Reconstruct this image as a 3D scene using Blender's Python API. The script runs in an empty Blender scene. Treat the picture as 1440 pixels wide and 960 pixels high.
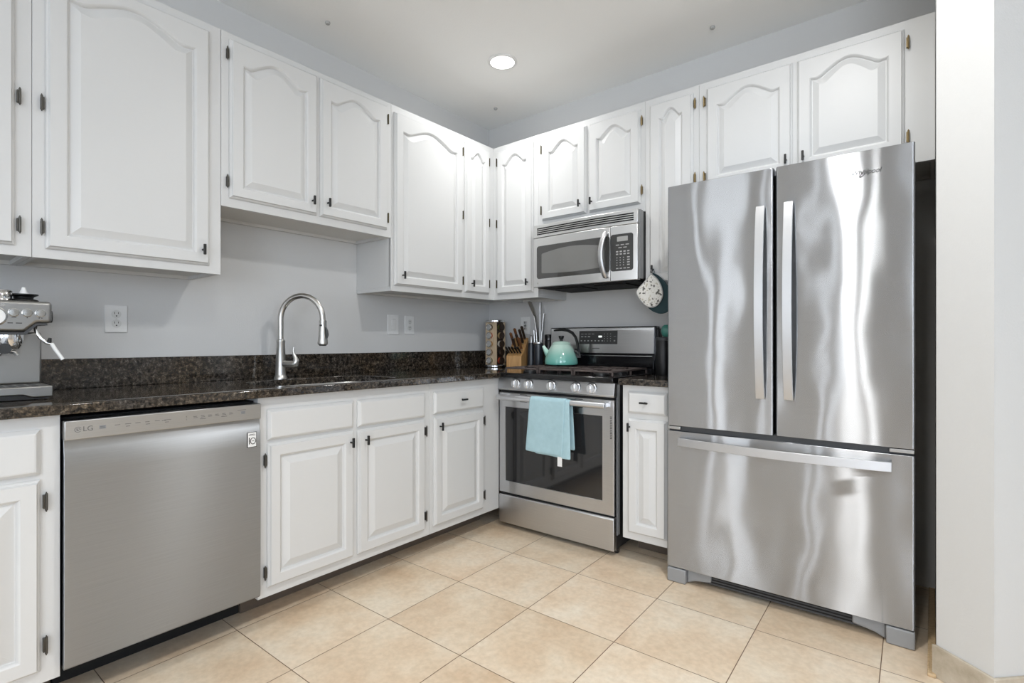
import bpy, bmesh, math, random
from mathutils import Vector, Matrix
random.seed(7)
S = bpy.context.scene
COL = S.collection
PI = math.pi
R = math.radians

# ------------------------------------------------------------------ camera
cam_d = bpy.data.cameras.new('camera'); cam = bpy.data.objects.new('camera', cam_d); COL.objects.link(cam)
cam.location = (2.6294, -2.9675, 1.0983)
cam.rotation_euler = (R(90), 0, R(39.02))
cam_d.sensor_width = 36; cam_d.lens = 729.19/1440*36; cam_d.clip_start = 0.02
S.camera = cam
# ------------------------------------------------------------------ exposure, world
S.view_settings.view_transform = 'Standard'; S.view_settings.look = 'None'
S.view_settings.exposure = 0.38; S.view_settings.gamma = 1.0; S.view_settings.use_curve_mapping = False
S.cycles.max_bounces = 8; S.cycles.diffuse_bounces = 5; S.cycles.glossy_bounces = 4
S.cycles.use_denoising = True; S.cycles.caustics_reflective = False; S.cycles.caustics_refractive = False
W = bpy.data.worlds.new('daylight'); S.world = W; W.use_nodes = True
W.node_tree.nodes['Background'].inputs[0].default_value = (0.86, 0.93, 1.0, 1)
W.node_tree.nodes['Background'].inputs[1].default_value = 1.6
CAN_POWER = [4.4, 12.5, 8.0, 8.0, 9.0, 5.0]
CAN_SPOTS = [(0.704, -0.679), (2.27, -1.42), (2.45, -2.75), (0.75, -4.7), (2.45, -4.7), (4.3, -4.7)]
WIN_POWER = [17, 17, 17, 17, 34]   # watts per metre of window width

def area(name, loc, rot, sx, sy, power, col=(1, 1, 1), shape='RECTANGLE', spread=180):
    l = bpy.data.lights.new(name, 'AREA'); l.shape = shape; l.size = sx; l.size_y = sy; l.energy = power; l.color = col; l.spread = R(spread)
    o = bpy.data.objects.new(name, l); COL.objects.link(o); o.location = loc; o.rotation_euler = rot
    return o
# daylight through the windows of the room behind the camera (each lamp stands in its window opening)
REAR_WINS = [(0.06, 0.32), (0.50, 0.92), (1.48, 1.66), (1.78, 1.98), (3.2, 5.3)]
for i, (xa, xb) in enumerate(REAR_WINS):
    area('window_daylight', ((xa+xb)/2, -6.06, 1.45), (R(90), 0, 0), xb-xa, 1.9, WIN_POWER[i]*(xb-xa), (.80, .88, 1.0) if i == 4 else (.93, .96, 1.0))
area('window_daylight', (5.56, -3.8, 1.45), (R(90), 0, R(90)), 2.0, 1.9, 20.0, (0.62, 0.78, 1.0))

# ------------------------------------------------------------------ materials
def lin(c):
    return tuple((x/255/12.92 if x/255 <= .04045 else ((x/255+.055)/1.055)**2.4) for x in c)
def mat(name, rgb, rough=.5, metal=0., spec=.5, **kw):
    m = bpy.data.materials.new(name); m.use_nodes = True
    b = m.node_tree.nodes['Principled BSDF']
    b.inputs['Base Color'].default_value = (*rgb, 1); b.inputs['Roughness'].default_value = rough
    b.inputs['Metallic'].default_value = metal; b.inputs['Specular IOR Level'].default_value = spec
    for k, v in kw.items(): b.inputs[k.replace('_', ' ')].default_value = v
    return m
def nd(m, t, **kw):
    n = m.node_tree.nodes.new(t)
    for k, v in kw.items(): setattr(n, k, v)
    return n
def lk(m, a, b): m.node_tree.links.new(a, b)
def bsdf(m): return m.node_tree.nodes['Principled BSDF']
def noise(m, scale, detail=3, rough=.5, vec=None):
    n = nd(m, 'ShaderNodeTexNoise'); n.inputs['Scale'].default_value = scale; n.inputs['Detail'].default_value = detail; n.inputs['Roughness'].default_value = rough
    if vec is not None: lk(m, vec, n.inputs['Vector'])
    return n
def coords(m, scale=(1, 1, 1), rot=(0, 0, 0), loc=(0, 0, 0)):
    t = nd(m, 'ShaderNodeTexCoord'); mp = nd(m, 'ShaderNodeMapping')
    mp.inputs['Scale'].default_value = scale; mp.inputs['Rotation'].default_value = rot; mp.inputs['Location'].default_value = loc
    lk(m, t.outputs['Object'], mp.inputs[0]); return mp.outputs[0]
def ramp(m, fac, stops):
    r = nd(m, 'ShaderNodeValToRGB'); e = r.color_ramp.elements
    while len(e) < len(stops): e.new(.5)
    for el, (p, c) in zip(e, stops): el.position = p; el.color = (*c, 1)
    lk(m, fac, r.inputs[0]); return r.outputs[0]
def bump(m, h, dist=.001, strength=1., nrm=None):
    b = nd(m, 'ShaderNodeBump'); b.inputs['Distance'].default_value = dist; b.inputs['Strength'].default_value = strength
    lk(m, h, b.inputs['Height'])
    if nrm is not None: lk(m, nrm, b.inputs['Normal'])
    return b.outputs[0]
def noisy_paint(name, rgb, rough, amp=.0004, scale=60, spec=.4):
    m = mat(name, rgb, rough, spec=spec); n = noise(m, scale, 3, vec=coords(m))
    lk(m, bump(m, n.outputs[0], amp), bsdf(m).inputs['Normal']); return m

M = {}
M['cab'] = noisy_paint('white_cabinet_paint', (.65, .652, .645), .38, .0002, 90)
M['cab_in'] = noisy_paint('cabinet_underside_paint', (.68, .67, .64), .6, .0003, 70)
M['wall'] = noisy_paint('grey_wall_paint', (.66, .658, .65), .6, .0005, 160)
M['pillar'] = noisy_paint('pale_wall_paint', (.62, .62, .61), .6, .0005, 160)
M['ceil'] = noisy_paint('ceiling_paint', (.93, .93, .915), .8, .0005, 140)
M['black'] = mat('black_plastic', (.008, .008, .008), .4)
M['blackgloss'] = mat('black_enamel', (.006, .006, .007), .12)
M['gap'] = mat('black_recess', (.004, .004, .004), .8)
M['darkside'] = mat('dark_appliance_side', (.02, .02, .022), .45)
M['dkgrey'] = mat('dark_grey_plastic', (.05, .052, .055), .45)
M['grey'] = mat('grey_plastic', (.27, .275, .28), .45)
M['capgrey'] = mat('painted_cap', (.42, .42, .41), .6)
M['white'] = mat('white_plastic', (.82, .82, .81), .35)
M['offwhite'] = mat('ivory_plastic', (.72, .72, .70), .4)
M['slot'] = mat('socket_slot', (.015, .015, .015), .6)
M['pull'] = mat('black_iron', (.006, .006, .006), .45)
M['hinge'] = mat('pewter_hinge', (.10, .095, .085), .4, 1.)
M['olive'] = mat('dull_bronze_hinge', (.11, .095, .05), .45, 1.)
M['brass'] = mat('aged_brass_hinge', (.22, .165, .085), .4, 1.)
M['chrome'] = mat('polished_chrome', (.78, .78, .78), .12, 1.)
M['nickel'] = mat('brushed_nickel', (.55, .54, .52), .28, 1.)
M['glassblack'] = mat('dark_oven_glass', (.018, .018, .019), .06, spec=.7)
M['glassgrey'] = mat('smoked_glass', (.045, .045, .043), .05, spec=.9)
M['meshgrey'] = mat('oven_screen', (.17, .17, .163), .08, spec=.7)
M['panelgrey'] = mat('charcoal_panel', (.035, .035, .034), .3)
M['print'] = mat('pale_print', (.40, .40, .39), .6)
M['printdark'] = mat('grey_print', (.14, .14, .14), .6)
M['inkblack'] = mat('black_print', (.012, .012, .012), .6)
M['lcd'] = mat('display_window', (.33, .33, .32), .3)
M['iron'] = noisy_paint('cast_iron', (.085, .066, .060), .5, .0004, 300)
M['wood'] = mat('bamboo_wood', (.52, .30, .12), .45)
M['palewood'] = mat('pale_wood', (.60, .43, .25), .5)
M['added_dkdoor'] = mat('added_door_stain', (.045, .032, .024), .45)
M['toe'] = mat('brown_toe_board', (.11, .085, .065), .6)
M['oak'] = mat('oak_strip', (.48, .30, .13), .5)
M['dkhandle'] = mat('dark_wood_handle', (.035, .02, .013), .4)
M['brownhandle'] = mat('brown_wood_handle', (.16, .065, .025), .4)
M['navy'] = mat('dark_slate_glaze', (.020, .024, .032), .3)
M['teal'] = mat('dark_teal_cloth', (.018, .045, .052), .85)
M['tealdish'] = mat('teal_enamel', (.06, .23, .19), .3)
M['cone'] = mat('white_cone', (.85, .85, .84), .4)

def wood_grain(m, a, b, sc=(40, 40, 3)):
    n = noise(m, 3.0, 4, vec=coords(m, sc)); lk(m, ramp(m, n.outputs[0], [(.3, a), (.7, b)]), bsdf(m).inputs['Base Color'])
wood_grain(M['wood'], (.42, .22, .075), (.62, .36, .15)); wood_grain(M['palewood'], (.58, .43, .27), (.76, .62, .44)); wood_grain(M['oak'], (.42, .29, .16), (.60, .44, .26))

def steel(name, rgb, across, along, warp=0., wscale=(2.2, 1, 1.0), fine=.00001, axis='Z'):
    """brushed stainless with horizontal grain: reflections stay narrow across and smear up and down"""
    m = bpy.data.materials.new(name); m.use_nodes = True; nt = m.node_tree; nt.nodes.clear()
    o = nd(m, 'ShaderNodeOutputMaterial'); g = nd(m, 'ShaderNodeBsdfAnisotropic'); lk(m, g.outputs[0], o.inputs[0])
    r2 = math.sqrt(across*along); an = 1-across/r2
    g.inputs['Color'].default_value = (*rgb, 1); g.inputs['Roughness'].default_value = math.sqrt(r2); g.inputs['Anisotropy'].default_value = an
    t = nd(m, 'ShaderNodeTangent', direction_type='RADIAL', axis=axis); lk(m, t.outputs[0], g.inputs['Tangent'])
    gn = noise(m, 1.0, 2, vec=coords(m, (6, 6, 900)))
    nrm = bump(m, gn.outputs[0], fine)
    lk(m, ramp(m, gn.outputs[0], [(.3, tuple(c*.95 for c in rgb)), (.7, tuple(min(1, c*1.05) for c in rgb))]), g.inputs['Color'])
    if warp:
        w = noise(m, 1.0, 1.5, .35, vec=coords(m, wscale)); nrm = bump(m, w.outputs[0], warp, 1., nrm)
    lk(m, nrm, g.inputs['Normal']); return m
M['steel'] = steel('brushed_stainless', (.66, .665, .675), .05, .22, fine=.000004)
M['steel_fridge'] = steel('brushed_stainless_door', (.465, .478, .498), .009, .36, .014, (3.0, 1, 2.0))
M['steel_dw'] = steel('brushed_stainless_front', (.385, .405, .43), .04, .34, .006, (1, 2.6, .8))
M['steel_bright'] = steel('bright_stainless', (.46, .46, .455), .12, .22)
M['steel_esp'] = mat('matte_stainless', (.30, .297, .288), .36, 1.)
M['button'] = mat('button_metal', (.42, .42, .41), .25, 1.)
M['handle_bright'] = mat('bright_handle_metal', (.78, .79, .81), .36, 1.)
M['steel_mw'] = mat('microwave_stainless', (.70, .70, .695), .30, 1.)
M['steel_plain'] = mat('satin_stainless', (.50, .50, .49), .27, 1.)
M['handle'] = mat('satin_handle_metal', (.56, .565, .575), .40, 1.)

# granite
def granite():
    m = mat('dark_granite', (.03, .025, .02), .07, spec=.55); v = coords(m)
    n1 = noise(m, 70, 7, .72, v); n2 = noise(m, 210, 4, .6, v); n3 = noise(m, 6, 3, .5, v)
    c1 = ramp(m, n1.outputs[0], [(.36, (.005, .0045, .004)), (.46, (.030, .026, .022)), (.54, (.070, .060, .050)), (.62, (.130, .117, .102)), (.74, (.29, .28, .265))])
    c2 = ramp(m, n2.outputs[0], [(.38, (.35, .35, .35)), (.64, (1.3, 1.28, 1.24))])
    mx = nd(m, 'ShaderNodeMixRGB', blend_type='MULTIPLY'); mx.inputs[0].default_value = 1; lk(m, c1, mx.inputs[1]); lk(m, c2, mx.inputs[2])
    c3 = ramp(m, n3.outputs[0], [(.35, (.92, .94, 1.0)), (.65, (1.2, 1.05, .85))])
    m2 = nd(m, 'ShaderNodeMixRGB', blend_type='MULTIPLY'); m2.inputs[0].default_value = 1; lk(m, mx.outputs[0], m2.inputs[1]); lk(m, c3, m2.inputs[2])
    lk(m, m2.outputs[0], bsdf(m).inputs['Base Color']); return m
M['granite'] = granite()

def tiles():
    m = mat('beige_stone_tile', (.6, .5, .37), .32, spec=.4)
    t = nd(m, 'ShaderNodeTexCoord'); mp = nd(m, 'ShaderNodeMapping', vector_type='TEXTURE')
    mp.inputs['Location'].default_value = (.575, -2.093, 0); mp.inputs['Rotation'].default_value = (0, 0, R(1.3))
    lk(m, t.outputs['Object'], mp.inputs[0])
    br = nd(m, 'ShaderNodeTexBrick', offset=0., squash=1.)
    br.inputs['Scale'].default_value = 1; br.inputs['Brick Width'].default_value = .3895; br.inputs['Row Height'].default_value = .4035
    br.inputs['Mortar Size'].default_value = .0016; br.inputs['Mortar Smooth'].default_value = .3; br.inputs['Bias'].default_value = 0
    br.inputs['Color1'].default_value = (0, 0, 0, 1); br.inputs['Color2'].default_value = (1, 1, 1, 1); br.inputs['Mortar'].default_value = (.5, .5, .5, 1)
    lk(m, mp.outputs[0], br.inputs['Vector'])
    # each tile gets its own patch of stone figure
    ad = nd(m, 'ShaderNodeVectorMath', operation='MULTIPLY_ADD'); ad.inputs[1].default_value = (7, 11, 5)
    lk(m, br.outputs['Color'], ad.inputs[0]); lk(m, t.outputs['Object'], ad.inputs[2])
    n = noise(m, 3.2, 6, .62, ad.outputs[0]); n2 = noise(m, 45, 3, .6, ad.outputs[0])
    c = ramp(m, n.outputs[0], [(.30, (.64, .475, .325)), (.5, (.735, .60, .45)), (.68, (.79, .70, .57))])
    c2 = ramp(m, n2.outputs[0], [(.35, (.93, .92, .90)), (.65, (1.05, 1.05, 1.05))])
    mx = nd(m, 'ShaderNodeMixRGB', blend_type='MULTIPLY'); mx.inputs[0].default_value = 1; lk(m, c, mx.inputs[1]); lk(m, c2, mx.inputs[2])
    c3 = ramp(m, br.outputs['Color'], [(0, (.93, .92, .90)), (1, (1.04, 1.04, 1.05))])
    m3 = nd(m, 'ShaderNodeMixRGB', blend_type='MULTIPLY'); m3.inputs[0].default_value = 1; lk(m, mx.outputs[0], m3.inputs[1]); lk(m, c3, m3.inputs[2])
    m2 = nd(m, 'ShaderNodeMixRGB'); lk(m, br.outputs['Fac'], m2.inputs[0]); lk(m, m3.outputs[0], m2.inputs[1]); m2.inputs[2].default_value = (.17, .10, .055, 1)
    lk(m, m2.outputs[0], bsdf(m).inputs['Base Color'])
    inv = nd(m, 'ShaderNodeMath', operation='SUBTRACT'); inv.inputs[0].default_value = 1; lk(m, br.outputs['Fac'], inv.inputs[1])
    lk(m, bump(m, inv.outputs[0], .0008), bsdf(m).inputs['Normal']); return m
M['tile'] = tiles()
def stone_base():
    m = mat('stone_baseboard', (.5, .43, .33), .5); n = noise(m, 9, 6, .65, coords(m))
    lk(m, ramp(m, n.outputs[0], [(.3, (.37, .31, .23)), (.5, (.50, .44, .35)), (.7, (.60, .55, .47))]), bsdf(m).inputs['Base Color']); return m
M['stonebase'] = stone_base()
def cloth(name, rgb, dark, scale=400, dist=.0012):
    m = mat(name, rgb, .95, spec=.1); v = coords(m); n = noise(m, scale, 2, .6, v); n2 = noise(m, 30, 3, .6, v)
    lk(m, ramp(m, n2.outputs[0], [(.3, dark), (.7, rgb)]), bsdf(m).inputs['Base Color'])
    lk(m, bump(m, n.outputs[0], dist), bsdf(m).inputs['Normal']); return m
M['towel'] = cloth('pale_blue_terry', (.42, .60, .65), (.37, .54, .59))
M['towelhem'] = cloth('towel_hem', (.55, .66, .70), (.50, .61, .65))
def speckle():
    m = mat('floral_cotton', (.75, .74, .70), .9, spec=.1); v = coords(m)
    n = noise(m, 62, 2, .5, v)
    lk(m, ramp(m, n.outputs[0], [(.33, (.12, .12, .11)), (.37, (.30, .29, .26)), (.42, (.74, .73, .69)), (.60, (.74, .73, .69)), (.66, (.50, .47, .38))]), bsdf(m).inputs['Base Color'])
    return m
M['floral'] = speckle()
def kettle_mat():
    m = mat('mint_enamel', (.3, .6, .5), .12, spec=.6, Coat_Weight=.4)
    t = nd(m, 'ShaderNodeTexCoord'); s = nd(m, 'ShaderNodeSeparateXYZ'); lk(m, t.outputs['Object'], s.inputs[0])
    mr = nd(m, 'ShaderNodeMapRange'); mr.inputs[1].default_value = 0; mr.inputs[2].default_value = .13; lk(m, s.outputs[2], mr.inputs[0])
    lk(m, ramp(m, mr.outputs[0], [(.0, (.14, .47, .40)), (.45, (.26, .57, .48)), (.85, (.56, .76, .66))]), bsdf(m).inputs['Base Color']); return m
M['mint'] = kettle_mat()
def emit(name, rgb, s):
    m = bpy.data.materials.new(name); m.use_nodes = True; b = bsdf(m)
    b.inputs['Base Color'].default_value = (*rgb, 1); b.inputs['Emission Color'].default_value = (*rgb, 1); b.inputs['Emission Strength'].default_value = s; return m
M['lens'] = emit('lit_lamp_lens', (1, .98, .94), 9)
def pane():
    m = bpy.data.materials.new('window_glass'); m.use_nodes = True; nt = m.node_tree; nt.nodes.clear()
    o = nt.nodes.new('ShaderNodeOutputMaterial'); mx = nt.nodes.new('ShaderNodeMixShader'); tr = nt.nodes.new('ShaderNodeBsdfTransparent'); gl = nt.nodes.new('ShaderNodeBsdfGlossy')
    gl.inputs['Roughness'].default_value = .02; mx.inputs[0].default_value = .06
    nt.links.new(tr.outputs[0], mx.inputs[1]); nt.links.new(gl.outputs[0], mx.inputs[2]); nt.links.new(mx.outputs[0], o.inputs[0]); return m
M['pane'] = pane()
JARCOL = [mat('spice_%s' % n, c, .5) for n, c in (('green', (.10, .11, .035)), ('white', (.62, .58, .50)), ('red', (.38, .055, .02)), ('brown', (.20, .11, .04)), ('tan', (.42, .30, .15)), ('black', (.03, .025, .02)), ('amber', (.36, .19, .045)))]

# ------------------------------------------------------------------ mesh builder
class MB:
    def __init__(s): s.bm = bmesh.new()
    def box(s, x0, x1, y0, y1, z0, z1, mtx=None):
        v = [s.bm.verts.new(p) for p in ((x0, y0, z0), (x1, y0, z0), (x1, y1, z0), (x0, y1, z0), (x0, y0, z1), (x1, y0, z1), (x1, y1, z1), (x0, y1, z1))]
        for f in ((0, 3, 2, 1), (4, 5, 6, 7), (0, 1, 5, 4), (1, 2, 6, 5), (2, 3, 7, 6), (3, 0, 4, 7)): s.bm.faces.new([v[i] for i in f])
        if mtx is not None:
            for q in v: q.co = mtx @ q.co
        return s
    def ring(s, c, u, w, r, seg): return [s.bm.verts.new(c + u*(r*math.cos(2*PI*i/seg)) + w*(r*math.sin(2*PI*i/seg))) for i in range(seg)]
    def skin(s, rings, cap=True, closed=True):
        for a, b in zip(rings, rings[1:]):
            n = len(a)
            for i in range(n if closed else n-1): s.bm.faces.new((a[i], a[(i+1) % n], b[(i+1) % n], b[i]))
        if cap:
            s.bm.faces.new(rings[0][::-1]); s.bm.faces.new(rings[-1])
    def tube(s, pts, r, seg=14, cap=True, flat=None):
        pts = [Vector(p) for p in pts]; n = len(pts)
        if not hasattr(r, '__len__'): r = [r]*n
        rings = []; prev = None
        for i, p in enumerate(pts):
            t = (pts[min(i+1, n-1)]-pts[max(i-1, 0)]).normalized()
            if prev is None:
                a = Vector((0, 0, 1)) if abs(t.z) < .9 else Vector((1, 0, 0)); u = t.cross(a).normalized()
            else: u = (prev - t*prev.dot(t)).normalized()
            prev = u; w = t.cross(u).normalized()
            if flat: rings.append([s.bm.verts.new(p + u*(r[i]*flat[0]*math.cos(2*PI*k/seg)) + w*(r[i]*flat[1]*math.sin(2*PI*k/seg))) for k in range(seg)])
            else: rings.append(s.ring(p, u, w, r[i], seg))
        s.skin(rings, cap); return s
    def cyl(s, p0, p1, r0, r1=None, seg=20): return s.tube([p0, p1], [r0, r0 if r1 is None else r1], seg)
    def lathe(s, prof, c=(0, 0, 0), seg=32, ax='z', cap=True):
        c = Vector(c); U = {'z': (Vector((1, 0, 0)), Vector((0, 1, 0)), Vector((0, 0, 1))), 'y': (Vector((1, 0, 0)), Vector((0, 0, 1)), Vector((0, -1, 0))), 'x': (Vector((0, 1, 0)), Vector((0, 0, 1)), Vector((1, 0, 0)))}[ax]
        s.skin([s.ring(c+U[2]*h, U[0], U[1], max(r, 1e-4), seg) for r, h in prof], cap); return s
    def prism(s, poly, a, b, ax='y', mtx=None):
        f = {'y': lambda p, t: (p[0], t, p[1]), 'x': lambda p, t: (t, p[0], p[1]), 'z': lambda p, t: (p[0], p[1], t)}[ax]
        A = [s.bm.verts.new(f(p, a)) for p in poly]; B = [s.bm.verts.new(f(p, b)) for p in poly]; s.skin([A, B])
        if mtx is not None:
            for q in A+B: q.co = mtx @ q.co
        return s
    def grid(s, rows):
        V = [[s.bm.verts.new(p) for p in r] for r in rows]
        for a, b in zip(V, V[1:]):
            for i in range(len(a)-1): s.bm.faces.new((a[i], a[i+1], b[i+1], b[i]))
        return s
    def sphere(s, c, r, sc=(1, 1, 1), seg=20):
        bmesh.ops.create_uvsphere(s.bm, u_segments=seg, v_segments=seg//2, radius=r, matrix=Matrix.Translation(c) @ Matrix.Diagonal((*sc, 1))); return s
    def build(s, name, m, parent=None, bevel=0, seg=2, thick=0, subsurf=0, ang=35, loc=None):
        bmesh.ops.recalc_face_normals(s.bm, faces=s.bm.faces)
        me = bpy.data.meshes.new(name); s.bm.to_mesh(me); s.bm.free()
        me.shade_smooth(); me.set_sharp_from_angle(angle=R(ang))
        me.materials.append(M[m] if isinstance(m, str) else m)
        o = bpy.data.objects.new(name, me); COL.objects.link(o)
        if parent is not None: o.parent = parent
        if loc is not None: o.location = loc
        if thick: md = o.modifiers.new('thickness', 'SOLIDIFY'); md.thickness = thick; md.offset = 0
        if subsurf: md = o.modifiers.new('smooth', 'SUBSURF'); md.levels = md.render_levels = subsurf
        if bevel:
            md = o.modifiers.new('bevel', 'BEVEL'); md.width = bevel; md.segments = seg; md.limit_method = 'ANGLE'; md.angle_limit = R(40); md.harden_normals = False
        return o
def tag(o, label, cat, group=None):
    o['label'] = label; o['category'] = cat
    if group: o['group'] = group
    return o
def thing(name, label, cat, loc=(0, 0, 0), rz=0, group=None):
    o = bpy.data.objects.new(name, None); COL.objects.link(o); o.location = loc; o.rotation_euler = (0, 0, R(rz)); o.empty_display_size = .1
    return tag(o, label, cat, group)
def struct(o): o['kind'] = 'structure'; return o
def lettering(name, text, size, m, parent, loc, rot=(R(90), 0, 0), depth=.0006, shear=0., sx=1., align='LEFT'):
    c = bpy.data.curves.new(name, 'FONT'); c.body = text; c.size = size; c.extrude = depth; c.align_x = align; c.align_y = 'CENTER'; c.shear = shear
    t = bpy.data.objects.new(name, c); COL.objects.link(t)
    bpy.context.view_layer.update()
    me = bpy.data.meshes.new_from_object(t.evaluated_get(bpy.context.evaluated_depsgraph_get()))
    bpy.data.objects.remove(t); bpy.data.curves.remove(c)
    me.transform(Matrix.Translation(loc) @ Matrix.Rotation(rot[2], 4, 'Z') @ Matrix.Rotation(rot[1], 4, 'Y') @ Matrix.Rotation(rot[0], 4, 'X') @ Matrix.Diagonal((sx, 1, 1, 1)))
    me.materials.clear(); me.materials.append(M[m]); me.name = name
    o = bpy.data.objects.new(name, me); COL.objects.link(o); o.parent = parent; return o

# ------------------------------------------------------------------ room shell
H = 2.7125
ZC = 0.914
struct(MB().box(-.15, 5.7, -3.6, .15, -.1, 0).build('floor', 'tile'))
M['added_carpet'] = noisy_paint('added_grey_carpet', (.36, .36, .355), .95, .003, 300)
struct(MB().box(-.15, 5.7, -6.2, -3.6001, -.1, 0).build('floor', 'added_carpet'))  # unseen carpet, added to keep tile colour out of the steel's reflections
struct(MB().box(-.15, 5.7, -6.2, .15, H, H+.1).build('ceiling', 'ceil'))
struct(MB().box(-.15, 0, -6.2, .15, 0, H).build('wall_left', 'wall'))
struct(MB().box(0, 5.7, 0, .15, 0, H).build('wall_back', 'wall'))
# wing wall beside the fridge, its end cut at 45 degrees
wing = [(2.640, -.001), (2.640, -.767), (2.772, -.876), (2.935, -.713), (2.935, -.001)]
struct(MB().prism(wing, 0, H, 'z').build('wall_right', 'pillar'))
bb = MB(); 
bb.prism([(2.628, -.770), (2.772, -.891), (2.950, -.713), (2.935, -.713), (2.772, -.876), (2.640, -.767)], 0, .104, 'z')
struct(bb.build('baseboard_right', 'stonebase', bevel=.002))
st = MB(); st.box(2.617, 2.6395, -.787, -.02, 0, .012); struct(st.build('trim_1', 'oak', bevel=.003))
# rear and side walls of the room behind the camera, with window openings
def wall_with_windows(name, axis, pos, thick, a0, a1, wins, z0, z1):
    mb = MB()
    def bx(u0, u1, za, zb):
        if u1-u0 < 1e-4: return
        if axis == 'y': mb.box(u0, u1, pos-thick, pos, za, zb)
        else: mb.box(pos, pos+thick, u0, u1, za, zb)
    u = a0
    for (wa, wb) in wins:
        bx(u, wa, 0, H); bx(wa, wb, 0, z0); bx(wa, wb, z1, H); u = wb
    bx(u, a1, 0, H)
    return struct(mb.build(name, 'wall'))
wall_with_windows('wall_front', 'y', -6.0, .15, 0, 5.55, REAR_WINS, .5, 2.4)
wall_with_windows('wall_side', 'x', 5.55, .15, -6.2, 0, [(-4.8, -2.8)], .5, 2.4)
def window(i, axis, pos, a, b, z0, z1):
    f = MB()
    def bx(mb, u0, u1, za, zb, d0=0, d1=.06):
        if axis == 'y': mb.box(u0, u1, pos+d0-.06, pos+d1-.06, za, zb)
        else: mb.box(pos+d0, pos+d1, u0, u1, za, zb)
    w = .03
    bx(f, a, b, z0, z0+w); bx(f, a, b, z1-w, z1); bx(f, a, a+w, z0+w, z1-w); bx(f, b-w, b, z0+w, z1-w); bx(f, a+w, b-w, (z0+z1)/2-.02, (z0+z1)/2+.02, .01, .05)
    fr = struct(f.build('window_%d' % i, 'white', bevel=.003))
    p = MB(); bx(p, a+w, b-w, z0+w, (z0+z1)/2-.02, .028, .032); bx(p, a+w, b-w, (z0+z1)/2+.02, z1-w, .028, .032)
    p.build('window_pane', 'pane', fr)
for i, (a, b) in enumerate(REAR_WINS): window(i+1, 'y', -6.0, a, b, .5, 2.4)
dr_ = struct(MB().box(2.12, 3.06, -5.999, -5.955, 0.002, 2.08).build('added_dark_door', 'added_dkdoor', bevel=.003))  # unseen door, added to darken the reflection at the fridge's right
dq = MB(); dq.box(2.08, 2.12, -5.9995, -5.945, .002, 2.12); dq.box(3.06, 3.10, -5.9995, -5.945, .002, 2.12); dq.box(2.08, 3.10, -5.9995, -5.945, 2.081, 2.14); dq.build('added_door_frame', 'white', dr_, bevel=.003)
MB().cyl((2.98, -5.956, 1.0), (2.98, -5.90, 1.0), .012).sphere((2.98, -5.89, 1.0), .028).build('door_handle', 'nickel', dr_)  # handle of the added door
window(6, 'x', 5.55, -4.8, -2.8, .5, 2.4)

# ------------------------------------------------------------------ ceiling lights
def ceiling_light(x, y, label, power):
    t = thing('ceiling_light', label, 'ceiling light', (x, y, H), 0, 'recessed ceiling lights')
    MB().lathe([(.075, -.0005), (.085, -.0005), (.086, -.004), (.078, -.008), (.068, -.008), (.068, -.001), (.075, -.0005)], seg=48, cap=False).build('trim_ring', 'white', t)
    MB().lathe([(.069, -.001), (.069, -.0065), (.0001, -.0075)], seg=48).build('lens', 'lens', t)
    l = bpy.data.lights.new('lamp_glow', 'AREA'); l.shape = 'DISK'; l.size = .13; l.energy = power; l.color = (.985, .985, .975); l.spread = R(165 if power > 12 else 140)
    o = bpy.data.objects.new('lamp_glow', l); COL.objects.link(o); o.parent = t; o.location = (0, 0, -.012)
ALAB = ['lit round recessed light in the ceiling near the kitchen corner', 'round recessed light in the ceiling in front of the fridge', 'round recessed light in the ceiling between kitchen and room behind', 'round recessed light at the far left of the room behind', 'round recessed light in the middle of the room behind', 'round recessed light near the wide rear window']
for (x, y), lb, pw in zip(CAN_SPOTS, ALAB, CAN_POWER): ceiling_light(x, y, lb, pw)
for (x, y), lb in zip([(.256, -1.518), (.283, -.252), (1.754, -.254)], ['small grey ceiling cap above the sink cabinets', 'small grey ceiling cap in the kitchen corner, below the lit light', 'small grey ceiling cap above the fridge cabinets']):
    tag(MB().lathe([(.012, -.0005), (.013, -.006), (.010, -.012), (.0001, -.013)], seg=20).build('ceiling_button', 'capgrey', loc=(x, y, H)), lb, 'ceiling cap', 'small caps on the ceiling')

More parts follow.
